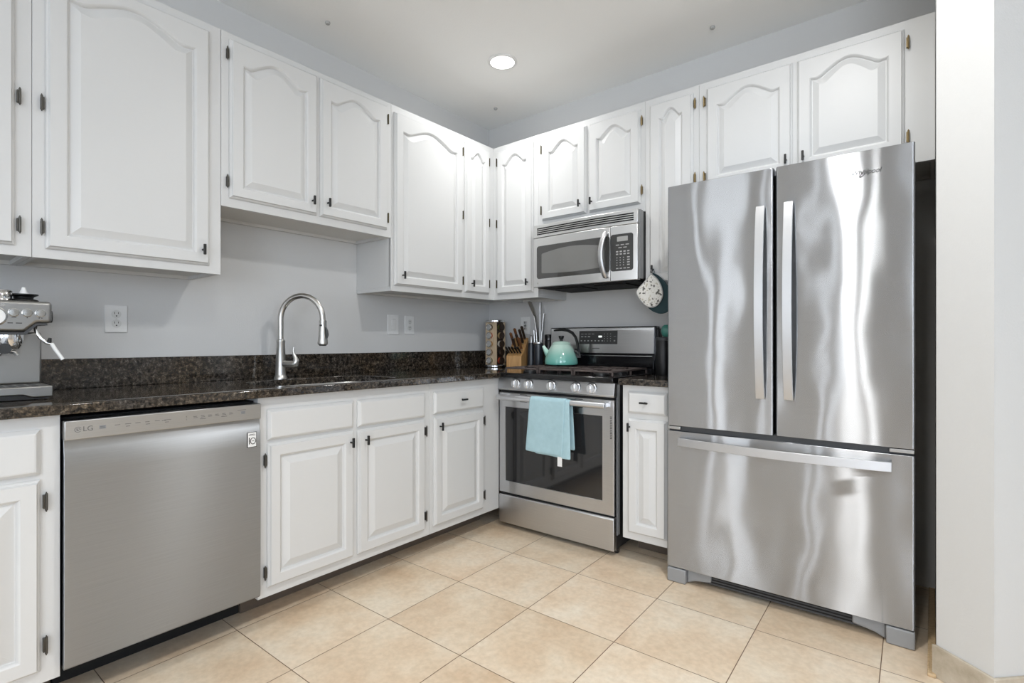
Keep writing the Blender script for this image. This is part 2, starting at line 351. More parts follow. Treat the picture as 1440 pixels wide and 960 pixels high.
# ------------------------------------------------------------------ cabinet parts
def outline(x0, x1, z0, z1, arch, nt=36, nb=4, ns=4):
    P = []
    for i in range(nb): P.append((x0+(x1-x0)*i/nb, z0))
    for i in range(ns): P.append((x1, z0+(z1-z0)*i/ns))
    for i in range(nt):
        t = i/nt; d = abs(2*t-1)  # 1 at the ends, 0 in the middle
        k = .5+.5*math.cos(PI*min(d/.92, 1)); P.append((x1-(x1-x0)*t, z1+arch*(k-.10*math.sin(PI*max(0, (d-.55)/.45))**2)))
    for i in range(ns): P.append((x0, z1-(z1-z0)*i/ns))
    return P
def door(parent, x0, x1, z0, z1, arch=.052, drop=.095, stile=.05, bot=.046, t=.020, bev=.026, name='door', label=None, m='cab'):
    """raised-panel door; front at local -y"""
    mb = MB(); bm = mb.bm
    lo = []
    def lp(pts, y): lo.append([bm.verts.new((p[0], y, p[1])) for p in pts])
    lp(outline(x0, x1, z0, z1, 0), -.001)
    lp(outline(x0, x1, z0, z1, 0), -.006)
    lp(outline(x0+.004, x1-.004, z0+.004, z1-.004, 0), -.0105)
    lp(outline(x0+.006, x1-.006, z0+.006, z1-.006, 0), -.0115)
    lp(outline(x0+.010, x1-.010, z0+.010, z1-.010, 0), -t)
    i0, zt = stile, (z1-drop if arch else z1-bot)
    for d, y in ((0, -t), (.004, -t+.003), (.007, -t+.0075), (.0085, -t+.0125), (.012, -t+.0130), (.012+bev*.5, -t+.0065), (.012+bev, -t+.001)):
        lp(outline(x0+i0+d, x1-i0-d, z0+bot+d, zt-d, arch*(1 if arch else 0)), y)
    mb.skin(lo, cap=False); bm.faces.new(lo[0][::-1]); bm.faces.new(lo[-1])
    o = mb.build(name, m, parent, ang=9)
    return o
def slab(parent, x0, x1, z0, z1, t=.018, name='drawer'):
    mb = MB(); bm = mb.bm; lo = []
    for i, y in ((0, -.001), (0, -.007), (.004, -.011), (.010, -t+.001), (.014, -t)):
        lo.append([bm.verts.new(p) for p in ((x0+i, y, z0+i), (x1-i, y, z0+i), (x1-i, y, z1-i), (x0+i, y, z1-i))])
    mb.skin(lo); return mb.build(name, 'cab', parent, ang=9)
def pull(parent, x, z, t=.020, horiz=False):
    mb = MB(); mb.cyl((x, -t, z), (x, -t-.019, z), .0042, .0036, 12)
    if horiz: mb.box(x-.021, x+.021, -t-.027, -t-.018, z-.0045, z+.0045)
    else: mb.box(x-.0045, x+.0045, -t-.027, -t-.018, z-.021, z+.021)
    return mb.build('pull', 'pull', parent, bevel=.0012)
def hinge(parent, x, z, m='hinge', side=1):
    if m == 'olive':
        mb = MB(); mb.box(x-.0022, x+.0022, -.008, 0, z-.026, z+.026); mb.cyl((x, -.008, z-.027), (x, -.008, z+.027), .0022, seg=8)
        return mb.build('hinge', m, parent)
    mb = MB(); mb.box(x-.0045, x+.0045, -.0125, 0, z-.020, z+.020); k = x-.0025*side
    mb.cyl((k, -.0125, z-.025), (k, -.0125, z+.025), .0034, seg=10)
    mb.cyl((k, -.0125, z-.029), (k, -.0125, z-.025), .0018, seg=8); mb.cyl((k, -.0125, z+.025), (k, -.0125, z+.029), .0018, seg=8)
    return mb.build('hinge', m, parent, bevel=.001)
def upper(label, loc, rz, w, z0, z1=2.4014, d=.322, group='wall cabinets'):
    t = thing('wall_cabinet', label, 'wall cabinet', loc, rz, group)
    mb = MB()
    mb.box(0, w, .012, d, z0+.022, z1-.0005)                       # carcass above the recessed bottom
    mb.box(0, w, 0, .019, z0, z1)                                  # face frame down to the lower rail
    mb.box(0, .016, .019, d, z0+.001, z0+.022); mb.box(w-.016, w, .019, d, z0+.001, z0+.022)
    mb.build('carcass', 'cab', t, bevel=.0012)
    u = MB(); u.box(.016, w-.016, .02, d-.001, z0+.016, z0+.0215); u.box(.016, w-.016, d-.02, d-.001, z0+.002, z0+.016)
    u.build('bottom_panel', 'cab_in', t)
    return t
def lower(label, loc, rz, w, d=.60, toe=.15, z1=.8815, zb=.101, hole=False):
    t = thing('base_cabinet', label, 'base cabinet', loc, rz, 'base cabinets')
    mb = MB(); mb.box(0, w, 0, .02, zb, z1); mb.box(0, w, .02, d, zb+.012, z1-(.21 if hole else .001)); mb.box(0, .018, .02, d, zb, z1); mb.box(w-.018, w, .02, d, zb, z1)
    mb.build('carcass', 'cab', t, bevel=.0012)
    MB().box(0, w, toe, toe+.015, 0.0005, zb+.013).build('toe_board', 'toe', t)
    return t

XU = .3239
XL = .610
# ---- left run of wall cabinets (local x runs along +Y, local y goes into the wall)
def LU(y0, y1, z0, label): return upper(label, (XU, y0, 0), 90, y1-y0, z0)
def on(y0, *v): return [a-y0 for a in v]
ZT = 2.367
y0 = -3.30; c = LU(y0, -2.6365, 1.3766, 'white tall wall cabinet at the left edge, beyond the big single door cabinet')
d = door(c, *on(y0, -3.24, -2.678), 1.409, ZT); pull(d, -3.205-y0, 1.468)
for z in (2.30, 1.892, 1.477): hinge(d, -2.669-y0, z, 'hinge', -1)
y0 = -2.6355; c = LU(y0, -2.052, 1.3766, 'white wall cabinet with one wide arched door above the espresso machine')
d = door(c, *on(y0, -2.603, -2.098), 1.409, ZT, stile=.052); pull(d, -2.128-y0, 1.468)
for z in (2.30, 1.891, 1.479): hinge(d, -2.611-y0, z)
y0 = -2.0505; c = LU(y0, -1.1755, 1.666, 'white short two-door wall cabinet over the sink')
d = door(c, *on(y0, -2.020, -1.622), 1.704, ZT+.006); pull(d, -1.652-y0, 1.766)
for z in (2.308, 1.771): hinge(d, -2.0275-y0, z)
d = door(c, *on(y0, -1.604, -1.209), 1.704, ZT+.006); pull(d, -1.572-y0, 1.771)
for z in (2.308, 1.771): hinge(d, -1.198-y0, z, 'olive', -1)
y0 = -1.1745; c = LU(y0, -.001, 1.3766, 'white tall wall cabinet with a wide and a narrow door, right of the sink')
d = door(c, *on(y0, -1.158, -.629), 1.409, ZT-.004); pull(d, -1.112-y0, 1.466)
for z in (2.296, 1.896, 1.482): hinge(d, -.618-y0, z, 'olive', -1)
d = door(c, *on(y0, -.605, -.378), 1.412, ZT-.004, stile=.045, arch=.042, drop=.085); pull(d, -.556-y0, 1.468)
for z in (2.296, 1.891, 1.482): hinge(d, -.3675-y0, z, 'olive', -1)
# ---- right run of wall cabinets
def RU(x0, x1, z0, label): return upper(label, (x0, -XU, 0), 0, x1-x0, z0)
x0 = XU+.001; c = RU(x0, .7005, 1.3766, 'white tall single-door wall cabinet in the corner, left of the microwave')
d = door(c, .368-x0, .667-x0, 1.412, ZT-.004, stile=.048); pull(d, .632-x0, 1.476)
for z in (2.298, 1.886, 1.482): hinge(d, .358-x0, z, 'olive')
x0 = .7015; c = RU(x0, 1.4195, 1.806, 'white short two-door wall cabinet directly above the microwave')
d = door(c, .736-x0, 1.054-x0, 1.851, ZT-.004); pull(d, 1.018-x0, 1.909)
for z in (2.298, 1.918): hinge(d, .7245-x0, z, 'olive')
d = door(c, 1.073-x0, 1.394-x0, 1.851, ZT-.004); pull(d, 1.097-x0, 1.909)
for z in (2.298, 1.922): hinge(d, 1.4015-x0, z, 'brass', -1)
x0 = 1.4205; c = RU(x0, 1.7095, 1.3766, 'white tall narrow-door wall cabinet between the microwave and the fridge')
d = door(c, 1.448-x0, 1.682-x0, 1.410, ZT-.002, stile=.052, arch=.042, drop=.083); pull(d, 1.474-x0, 1.482)
for z in (2.308, 1.93, 1.48): hinge(d, 1.6905-x0, z, 'brass', -1)
x0 = 1.7105; c = RU(x0, 2.6385, 1.818, 'white wide two-door wall cabinet above the fridge')
d = door(c, 1.750-x0, 2.136-x0, 1.868, ZT-.002); pull(d, 2.112-x0, 1.925)
for z in (2.303, 1.925): hinge(d, 1.740-x0, z, 'brass')
d = door(c, 2.154-x0, 2.542-x0, 1.868, ZT-.002); pull(d, 2.182-x0, 1.925)
for z in (2.306, 1.925): hinge(d, 2.5525-x0, z, 'brass', -1)

# ---- base cabinets, left run
def LL(y0, y1, label, **k): return lower(label, (XL, y0, 0), 90, y1-y0, **k)
KW = dict(arch=0, stile=.044, bot=.046, bev=.03)
y0 = -3.30; c = LL(y0, -2.6145, 'white base cabinet left of the dishwasher')
s_ = slab(c, *on(y0, -3.26, -2.66), .712, .843)
d = door(c, *on(y0, -3.26, -2.66), .140, .697, **KW)
for z in (.631, .213): hinge(d, -2.650-y0, z, 'hinge', -1)
pull(d, -3.22-y0, .652); pull(s_, -2.96-y0, .778, horiz=True)
y0 = -2.032; c = LL(y0, -1.1555, 'white two-door sink base cabinet with two blank top panels', hole=True)
slab(c, *on(y0, -1.998, -1.613), .713, .833, name='false_drawer_front'); slab(c, *on(y0, -1.590, -1.192), .713, .833, name='false_drawer_front')
d = door(c, *on(y0, -1.998, -1.613), .139, .699, **KW); pull(d, -1.634-y0, .652)
for z in (.636, .200): hinge(d, -2.006-y0, z)
d = door(c, *on(y0, -1.590, -1.195), .139, .699, **KW); pull(d, -1.556-y0, .652)
for z in (.640, .206): hinge(d, -1.185-y0, z, 'hinge', -1)
y0 = -1.1545; c = LL(y0, -.6005, 'white one-door base cabinet with top drawer, between sink cabinet and stove')
s_ = slab(c, *on(y0, -1.130, -.750), .720, .836); pull(s_, -.933-y0, .782, horiz=True)
d = door(c, *on(y0, -1.130, -.750), .139, .703, **KW); pull(d, -1.098-y0, .655)
for z in (.642, .213): hinge(d, -.7405-y0, z, 'hinge', -1)
# ---- base cabinet right of the range
c = lower('white narrow base cabinet between stove and fridge', (1.418, -.585, 0), 1.0, .250, d=.578, toe=.19, zb=.113)
s_ = slab(c, .032, .232, .742, .851); pull(s_, .127, .800, horiz=True)
d = door(c, .032, .232, .150, .716, **KW); pull(d, .046, .676)

# ------------------------------------------------------------------ countertops
def counter_mesh(outer, inner, z0, z1):
    mb = MB(); bm = mb.bm; ed = []
    for lp in [outer]+([inner] if inner else []):
        v = [bm.verts.new((p[0], p[1], z1)) for p in lp]
        ed += [bm.edges.new((v[i], v[(i+1) % len(v)])) for i in range(len(v))]
    r = bmesh.ops.triangle_fill(bm, use_beauty=True, edges=ed)
    fs = [g for g in r['geom'] if isinstance(g, bmesh.types.BMFace)]
    e = bmesh.ops.extrude_face_region(bm, geom=fs)
    for g in e['geom']:
        if isinstance(g, bmesh.types.BMVert): g.co.z = z0
    return mb
SX, SY, SRX, SRY = .375, -1.605, .200, .335
def sink_loop(k=0., n=56):
    L = []
    for i in range(n):
        a = 2*PI*i/n; c, s = math.cos(a), math.sin(a); e = .55
        L.append((SX+(SRX-k)*math.copysign(abs(c)**e, c), SY+(SRY-k)*math.copysign(abs(s)**e, s)))
    return L
ct = thing('countertop', 'dark granite countertop running from the espresso machine to the stove', 'countertop', (0, 0, 0))
counter_mesh([(.002, -3.3), (.645, -3.3), (.645, -.622), (.640, -.608), (.606, -.602), (.606, -.002), (.002, -.002)], sink_loop(), .8825, ZC).build('slab', 'granite', ct, bevel=.004)
tag(MB().box(.001, .021, -3.3, -.001, ZC+.0003, 1.031).box(.021, .600, -.021, -.001, ZC+.0003, 1.031).build('backsplash', 'granite', bevel=.002), 'long dark granite backsplash strip along the sink wall', 'backsplash')
cr = thing('countertop', 'short piece of dark granite countertop between stove and fridge', 'countertop', (0, 0, 0))
MB().box(1.408, 1.668, -.618, -.002, .8825, ZC).build('slab', 'granite', cr, bevel=.004)
tag(MB().box(1.408, 1.668, -.021, -.001, ZC+.0003, 1.031).build('backsplash', 'granite', bevel=.002), 'short dark granite backsplash strip on the wall right of the stove', 'backsplash')
# sink
sk = thing('sink', 'stainless undermount sink bowl set into the granite below the faucet', 'sink', (SX, SY, .8822))
mb = MB(); bm = mb.bm; lo = []
for k, z in ((-.012, 0), (-.001, 0), (0.004, -.01), (.010, -.14), (.035, -.175), (.07, -.185)):
    lo.append([bm.verts.new((p[0]-SX, p[1]-SY, z)) for p in sink_loop(k)])
mb.skin(lo, cap=False); bm.faces.new(lo[-1]); mb.build('bowl', 'steel_plain', sk, thick=.0015)
MB().lathe([(.045, -.1838), (.045, -.1815), (.03, -.181), (.0001, -.183)], seg=28).build('drain', 'chrome', sk)
# faucet
fx, fy, TH = .135, -1.700, R(31)
fa = thing('faucet', 'brushed nickel gooseneck pull-down faucet behind the sink', 'faucet', (fx, fy, ZC), 31)
MB().lathe([(.031, 0), (.031, .006), (.027, .014), (.0245, .02), (.024, .03), (.0195, .178), (.0205, .182), (.0205, .19), (.017, .194)], seg=32).build('body', 'nickel', fa)
g = [(0, 0, .19), (0, 0, .24)]+[(.11-.11*math.cos(a), 0, .295+.113*math.sin(a)) for a in [PI*i/22 for i in range(23)]]+[(.221, 0, .282)]
MB().tube(g, .0135, 18).build('neck', 'nickel', fa)
h = MB(); h.lathe([(.0135, .288), (.0175, .286), (.0175, .277), (.0165, .272), (.019, .235), (.0235, .185), (.0245, .178), (.0235, .171), (.018, .168)], (.221, 0, 0), 28)
hd = h.build('spray_head', 'nickel', fa)
MB().lathe([(.018, .1695), (.0165, .164), (.0001, .163)], (.221, 0, 0), 28).box(.215, .227, -.0205, -.0175, .258, .266).build('nozzle', 'black', hd)
MB().tube([(.238, -.006, .255), (.246, -.006, .235), (.2485, -.006, .215), (.246, -.006, .200)], [.004, .006, .006, .003], 10).build('spray_button', 'dkgrey', hd)
hv = MB(); hv.tube([(.017, 0, .074), (.040, 0, .073), (.062, 0, .072), (.078, 0, .076), (.083, 0, .09), (.078, 0, .105), (.070, 0, .122), (.067, 0, .140), (.071, 0, .158)], [.0165, .0165, .018, .017, .014, .0095, .0075, .006, .0035], 16)
hv.build('lever_handle', 'nickel', fa)

# ------------------------------------------------------------------ wall plates
def plate(loc, rz, label, w, h, cat='outlet', kind='duplex', name='wall_outlet'):
    t = thing(name, label, cat, loc, rz, 'wall plates')
    MB().box(-w/2, w/2, -.006, -.0005, -h/2, h/2).build('cover_plate', 'white', t, bevel=.003)
    if kind == 'duplex':
        for s in (-1, 1):
            z = s*.0195; mb = MB()
            mb.lathe([(.0165, .0055), (.0165, .0075), (.0155, .0082)], (0, 0, z), 28, 'y'); rc = mb.build('receptacle', 'offwhite', t)
            q = MB(); q.box(-.0075, -.0055, -.0086, -.0078, z+.000, z+.0085); q.box(.0052, .0072, -.0086, -.0078, z+.001, z+.008); q.cyl((0, -.0086, z-.0075), (0, -.0078, z-.0075), .0026, seg=12)
            q.build('slots', 'slot', rc)
        MB().cyl((0, -.0068, 0), (0, -.0055, 0), .003, seg=12).build('screw', 'offwhite', t)
    elif kind == 'rocker':
        MB().box(-.0175, .0175, -.0072, -.0055, -.035, .035).build('switch_frame', 'offwhite', t, bevel=.001)
        MB().prism([(-.0072, -.031), (-.0072, .031), (-.0110, .031), (-.0085, 0), (-.0082, -.031)], -.014, .014, 'x').build('rocker', 'white', t, bevel=.001)
    else:
        MB().box(-.0175, .0175, -.0075, -.0055, -.035, .035).build('receptacle', 'offwhite', t, bevel=.001)
        q = MB()
        for s in (-1, 1):
            q.box(-.010, -.005, -.0086, -.0074, s*.022-.007, s*.022+.008); q.box(.004, .009, -.0086, -.0074, s*.022-.006, s*.022+.007); q.cyl((0, -.0086, s*.022-.010*s), (0, -.0074, s*.022-.010*s), .003, seg=10)
        q.box(-.011, .010, -.009, -.0074, -.006, -.001); q.box(-.011, .010, -.009, -.0074, .001, .006)
        q.build('slots', 'slot', t)
    return t
plate((0, -2.331, 1.192), 90, 'white duplex outlet on the wall right of the espresso machine', .078, .114)
plate((0, -.911, 1.2035), 90, 'white rocker switch on the wall, left of a pair of plates', .086, .124, 'light switch', 'rocker', 'light_switch')
plate((0, -.780, 1.2045), 90, 'white duplex outlet on the wall, beside the rocker switch', .078, .118)
plate((.353, 0, 1.212), 0, 'white wall outlet with dark sockets behind the knife block', .084, .125, kind='gfci')

# ------------------------------------------------------------------ dishwasher
dw = thing('dishwasher', 'stainless dishwasher with a control strip, under the counter', 'dishwasher', (XL, -2.6105, 0), 90)
w = .578
MB().box(.002, w-.002, .03, .56, .105, .868).build('tub', 'gap', dw)
MB().box(.004, w-.002, .162, .18, .001, .105).box(.03, .05, .02, .162, .1, .12).build('toe_kick', 'gap', dw)
prof = [(.03, .808), (-.016, .808), (-.0175, .79), (-.0185, .772), (-.0245, .757), (-.025, .70), (-.026, .45), (-.025, .16), (-.023, .128), (-.018, .122), (.03, .122)]
# the door front, bowed slightly, with a scooped handle pocket under the strip
MB().prism(prof, 0, w, 'x').build('door_panel', 'steel_dw', dw, bevel=.0015)
cs = MB().box(0, w, -.028, .03, .804, .862).build('control_strip', 'steel_bright', dw, bevel=.003)
lg = MB()
for a0_, a1_ in ((20, 330),): lg.tube([(.032+.0078*math.cos(R(a)), -.0284, .834+.0078*math.sin(R(a))) for a in range(a0_, a1_, 12)], .0007, 6)
lg.box(.0285, .0305, -.029, -.028, .831, .838); lg.box(.0305, .0335, -.029, -.028, .830, .832); lg.cyl((.0345, -.029, .837), (.0345, -.028, .837), .0013, seg=8); lg.box(.034, .0395, -.029, -.028, .8335, .8345)
lg.build('logo_emblem', 'printdark', cs)
lettering('logo_lettering', 'LG', .021, 'printdark', cs, (.043, -.0282, .834))
def micro_print(parent, items, y, m='printdark', hh=.0022):
    mb = MB()
    for x0_, x1_, z in items: mb.box(x0_, x1_, y-.0003, y+.0006, z-hh/2, z+hh/2)
    return mb.build('printed_marks', m, parent)
bd = MB().box(.083, .100, -.0285, -.0275, .829, .840).box(.503, .520, -.0285, -.0275, .829, .840).build('badge', 'grey', cs)
micro_print(bd, [(.085, .098, .8365), (.085, .098, .8325), (.505, .518, .8365), (.505, .518, .8325)], -.0288)
items = []
for k in range(6):
    xx = .122+k*.027; items += [(xx, xx+.012+.004*(k % 3), .8365), (xx+.002, xx+.013, .829)] if k % 2 else [(xx, xx+.014, .8365)]
for k in range(6):
    xx = .345+k*.0235; items += [(xx, xx+.011, .838), (xx, xx+.013, .8335)] + ([(xx-.003, xx+.016, .8275)] if k % 3 == 1 else [])
items += [(.322, .325, .841), (.322, .325, .836), (.322, .325, .8295), (.250, .262, .835), (.492, .522, .8445)]
micro_print(cs, items, -.0283, hh=.0017)
stk = MB().box(.528, .562, -.0268, -.0262, .700, .757).build('warranty_sticker', 'white', dw)
mb = MB()
for (a, b, c0, c1) in ((.528, .562, .700, .7016), (.528, .562, .7554, .757), (.528, .5296, .700, .757), (.5604, .562, .700, .757)): mb.box(a, b, -.0272, -.0266, c0, c1)
mb.box(.5325, .5575, -.0272, -.0266, .7445, .746); mb.box(.536, .554, -.0272, -.0266, .748, .7495)
mb.box(.5335, .5365, -.0274, -.0266, .712, .737)
mb.tube([(.5485+.0095*math.cos(R(a)), -.0270, .7235+.0115*math.sin(R(a))) for a in range(0, 361, 15)], .0014, 6)
mb.box(.545, .552, -.0274, -.0266, .7225, .7245)
mb.build('sticker_print', 'inkblack', stk)

# ------------------------------------------------------------------ range
rg = thing('range', 'stainless slide-in gas range with five knobs and a dark oven window', 'stove', (.618, -.606, 0), 1.4)
w = .752
mb = MB(); mb.box(.004, w-.002, .03, .575, .03, .884)
mb.build('body', 'darkside', rg)
sd = MB()
for yy in (.034, .052): sd.box(w-.0025, w+.003, yy, yy+.010, .10, .875)
sd.build('side_channels', 'grey', rg)
MB().box(.03, .06, .06, .1, 0.001, .03).box(w-.06, w-.03, .06, .1, .001, .03).box(.03, .06, .5, .54, .001, .03).box(w-.06, w-.03, .5, .54, .001, .03).box(.01, w-.004, .05, .07, .003, .03).build('foot', 'black', rg)
MB().prism([(-.002, .026), (-.002, .188), (.004, .194), (.03, .194), (.03, .026)], 0, w, 'x').build('bottom_drawer', 'steel', rg, bevel=.003)
MB().box(.006, w-.006, .014, .032, .194, .215).build('gap_strip', 'gap', rg); MB().box(.006, w-.006, .014, .032, .795, .812).build('gap_strip', 'gap', rg)
# door: frame with glass
dr = MB(); bm = dr.bm; x0, x1, z0, z1 = 0, w, .206, .797; wx0, wx1, wz0, wz1 = .047, w-.068, .276, .712
lo = []
for (a, b, c_, d_, y) in ((x0, x1, z0, z1, .03), (x0, x1, z0, z1, .003), (x0+.003, x1-.003, z0+.003, z1-.003, 0), (wx0-.002, wx1+.002, wz0-.002, wz1+.002, 0), (wx0, wx1, wz0, wz1, .004), (wx0, wx1, wz0, wz1, .012)):
    lo.append([bm.verts.new(p) for p in ((a, y, c_), (b, y, c_), (b, y, d_), (a, y, d_))])
dr.skin(lo, cap=False); bm.faces.new(lo[0][::-1])
od = dr.build('oven_door', 'steel', rg, ang=25)
MB().box(wx0-.001, wx1+.001, .0035, .008, wz0-.001, wz1+.001).build('oven_window', 'glassblack', od)
vt = MB()
for k in range(14): vt.box(w-.022, w-.012, -.0006, .001, .600+k*.0085, .6035+k*.0085)
vt.build('vent_slots', 'gap', od)
sl = MB()
for xa, xb in ((.155, .205), (.52, .57)): sl.box(xa, xb, -.0006, .001, .789, .7925); sl.box(xa, xb, -.0006, .001, .748, .752)
sl.build('air_slots', 'gap', od)
hb = MB(); hb.tube([(.026, -.050, .773), (.727, -.050, .773)], .0155, 20); hb.box(.032, .060, -.045, .001, .762, .784); hb.box(w-.060, w-.032, -.045, .001, .762, .784)
hb.build('door_handle', 'handle_bright', od, bevel=.002)
# control panel
MB().prism([(-.004, .812), (-.012, .822), (.002, .884), (.03, .884), (.03, .812)], 0, w+.004, 'x').build('control_panel', 'steel', rg, bevel=.0015)
for i, kx in enumerate((.128, .219, .375, .531, .627)):
    zc = .852; yb = -.0055; k = MB()
    k.lathe([(.028, 0), (.0285, .003), (.0255, .006), (.0245, .014), (.022, .018), (.0001, .0185)], (kx, yb, zc), 28, 'y')
    kb = k.build('knob', 'handle_bright', rg)
    MB().lathe([(.0305, -.002), (.0305, .0025), (.0286, .003), (.0001, .003)], (kx, yb, zc), 28, 'y').build('knob_ring', 'dkgrey', kb)
    MB().box(kx-.0055, kx+.0055, yb-.025, yb-.0175, zc-.021, zc+.021).build('knob_grip', 'chrome', kb, bevel=.003)
# cooktop
MB().prism([(-.016, .886), (-.018, .905), (-.012, .915), (.49, .915), (.50, .886)], -.002, w+.002, 'x').build('cooktop', 'blackgloss', rg, bevel=.004)
def grate(xa, xb, solid=False):
    g = MB(); ya, yb, zb, zt = .03, .47, .9155, .945
    def bar(x0_, x1_, y0_, y1_, z0_=None): g.box(x0_, x1_, y0_, y1_, (zt-.010) if z0_ is None else z0_, zt)
    bw = .010
    bar(xa, xb, ya, ya+bw); bar(xa, xb, yb-bw, yb); bar(xa, xa+bw, ya, yb); bar(xb-bw, xb, ya, yb)
    for px in (xa, xb-bw):
        for py in (ya, yb-bw, (ya+yb)/2): bar(px, px+bw, py, py+bw, zb)
    ym = (ya+yb)/2; xm = (xa+xb)/2; bar(xa, xb, ym-.005, ym+.005)
    if solid:
        for px in (xa+.07, xb-.07): bar(px-.004, px+.004, ya, yb)
    else:
        for py in (.14, .36):
            bar(xa, xa+.065, py-.004, py+.004); bar(xb-.065, xb, py-.004, py+.004)
        bar(xm-.004, xm+.004, ya, ya+.05); bar(xm-.004, xm+.004, ym-.05, ym+.05); bar(xm-.004, xm+.004, yb-.05, yb)
    return g.build('grate', 'iron', rg, bevel=.002)
grate(.020, .258); grate(.263, .488, True); grate(.493, .731)
for bx_, by_ in ((.139, .13), (.139, .36), (.612, .13), (.612, .36)):
    MB().lathe([(.045, .9152), (.045, .922), (.038, .926), (.036, .932), (.0001, .933)], (bx_, by_, 0), 28).build('burner', 'black', rg)
# backguard
bg = MB(); bg.box(.03, w-.001, .515, .575, .884, 1.02); bg.box(.022, w+.012, .525, .578, .99, 1.19); bg.box(w-.002, w+.026, .535, .58, .90, 1.175)
bk = bg.build('backguard', 'blackgloss', rg, bevel=.004)
MB().prism([(.512, 1.026), (.520, 1.184), (.527, 1.184), (.527, 1.026)], .030, w+.002, 'x').build('back_panel', 'steel', bk, bevel=.0015)
MB().box(.28, w-.01, .508, .516, 1.008, 1.013).build('trim_strip', 'steel', bk)
def slope(z): return .512+(z-1.026)/.158*.008
TB = Matrix.Translation((0, .512, 1.026)) @ Matrix.Rotation(-math.atan2(.008, .158), 4, 'X')
dp = MB(); dp.box(.248, .518, -.0015, .001, .056, .140, TB); dpo = dp.build('display_panel', 'panelgrey', bk, bevel=.001)
mb = MB()
def pr(xa, xb, z, hh=.004): mb.box(xa, xb, -.0022, -.0014, z-hh/2, z+hh/2, TB)
for k in range(4): pr(.262+k*.026, .279+k*.026, .120, .003)
for xa, xb in ((.262, .278), (.288, .300), (.312, .328)): pr(xa, xb, .103, .006)
for k in range(7): pr(.260+k*.025, .270+k*.025, .077, .007)
for k in range(3):
    for j in range(4): pr(.427+k*.021, .432+k*.021, .076+j*.0145, .004)
pr(.492, .508, .104, .002); pr(.494, .504, .077, .008)
mb.build('printed_marks', 'print', dpo)
ld = MB(); ld.box(.388, .412, -.0022, -.0014, .098, .109, TB); ld.build('clock_display', emit('lit_clock_digits', (.75, .8, .75), .8), dpo)
mk = MB(); mk.box(.345, .395, -.0008, .0005, .027, .032, TB); mk.build('maker_mark', 'printdark', bk)

# ------------------------------------------------------------------ dish towel over the oven door handle
def towel():
    rw = math.cos(R(1.4)), math.sin(R(1.4))
    t = thing('dish_towel', 'pale blue terry towel folded over the oven door handle', 'towel', (.618, -.606, 0), 1.4)
    def strip(xl0, xr0, xl1, xr1, zb, rad, ph, drop_b):
        rows = []; n = 16
        zc, yc = .773, -.050
        path = []
        for k in range(18): path.append(('f', k/17))
        for k in range(1, 9): path.append(('a', k/8))
        for k in range(1, 14): path.append(('b', k/13))
        for typ, u in path:
            r = []
            for i in range(n+1):
                s = i/n
                if typ == 'f':
                    z = zb+(zc-zb)*u; f = 1-u; y = yc-rad-.004*math.sin(s*7+ph)*f-.010*f*(.3+.7*s)
                    z += -.006*s*f
                elif typ == 'a':
                    a = PI*u; f = 0; y = yc-rad*math.cos(a); z = zc+rad*math.sin(a)
                else:
                    z = zc-(zc-drop_b)*u; f = u; y = yc+rad-.003*math.sin(s*6)*u
                f2 = f if typ == 'f' else (0 if typ == 'a' else f)
                x = (xl0+(xl1-xl0)*f2)+((xr0+(xr1-xr0)*f2)-(xl0+(xl1-xl0)*f2))*s
                r.append((x, y, z))
            rows.append(r)
        return MB().grid(rows)
    strip(.272, .503, .246, .494, .492, .020, 0, .50).build('front_layer', 'towel', t, thick=.006, subsurf=1)
    strip(.330, .528, .310, .543, .484, .0165, 2, .52).build('inner_layer', 'towel', t, thick=.004, subsurf=1)
    MB().box(.462, .490, -.0795, -.078, .436, .487).build('care_tag', 'white', t)
    return t
towel()

# ------------------------------------------------------------------ microwave
mw = thing('microwave', 'stainless over-the-range microwave with curved handle, under the wall cabinet', 'microwave', (.728, -.412, 0), 0)
w = .688; zb, zt = 1.428, 1.804
def bow(x): return -.014*math.sin(PI*max(0, min(1, x/w)))**.8
def bowprism(xa, xb, z0_, z1_, d, n=14, r_end=False, inset=0):
    mb = MB(); pts = []
    for i in range(n+1):
        x = xa+(xb-xa)*i/n; pts.append((x, bow(x)+inset))
    pts += [(xb, d), (xa, d)]
    mb.prism([(p[0], p[1]) for p in pts], z0_, z1_, 'z'); return mb
mb = MB(); mb.box(.004, w+.002, .03, .408, zb+.012, zt-.001)
mb.build('case', 'black', mw, bevel=.002)
MB().box(w-.001, w+.0045, .022, .060, zb+.008, zt).build('side_trim', 'grey', mw)
ub = MB(); ub.box(.02, w-.02, .02, .40, zb-.004, zb+.012); ub.box(.10, .30, .08, .26, zb-.010, zb-.003); ub.box(.38, .58, .08, .26, zb-.010, zb-.003)
ub.build('underside_filter', 'gap', mw)
tv = bowprism(0, w, 1.728, zt, .03).build('vent_trim', 'steel_mw', mw, bevel=.002)
for z in (1.748, 1.7595, 1.771, 1.7825):
    bowprism(.030, w-.022, z-.0034, z+.0034, .01, inset=-.0016).build('vent_slot', 'gap', tv)
XD = .531
mdoor = bowprism(0, XD-.001, zb, 1.7255, .03).build('door', 'steel_mw', mw, bevel=.002)
mpan = bowprism(XD+.001, w, zb, 1.7255, .03).build('control_panel', 'steel_mw', mw, bevel=.002)
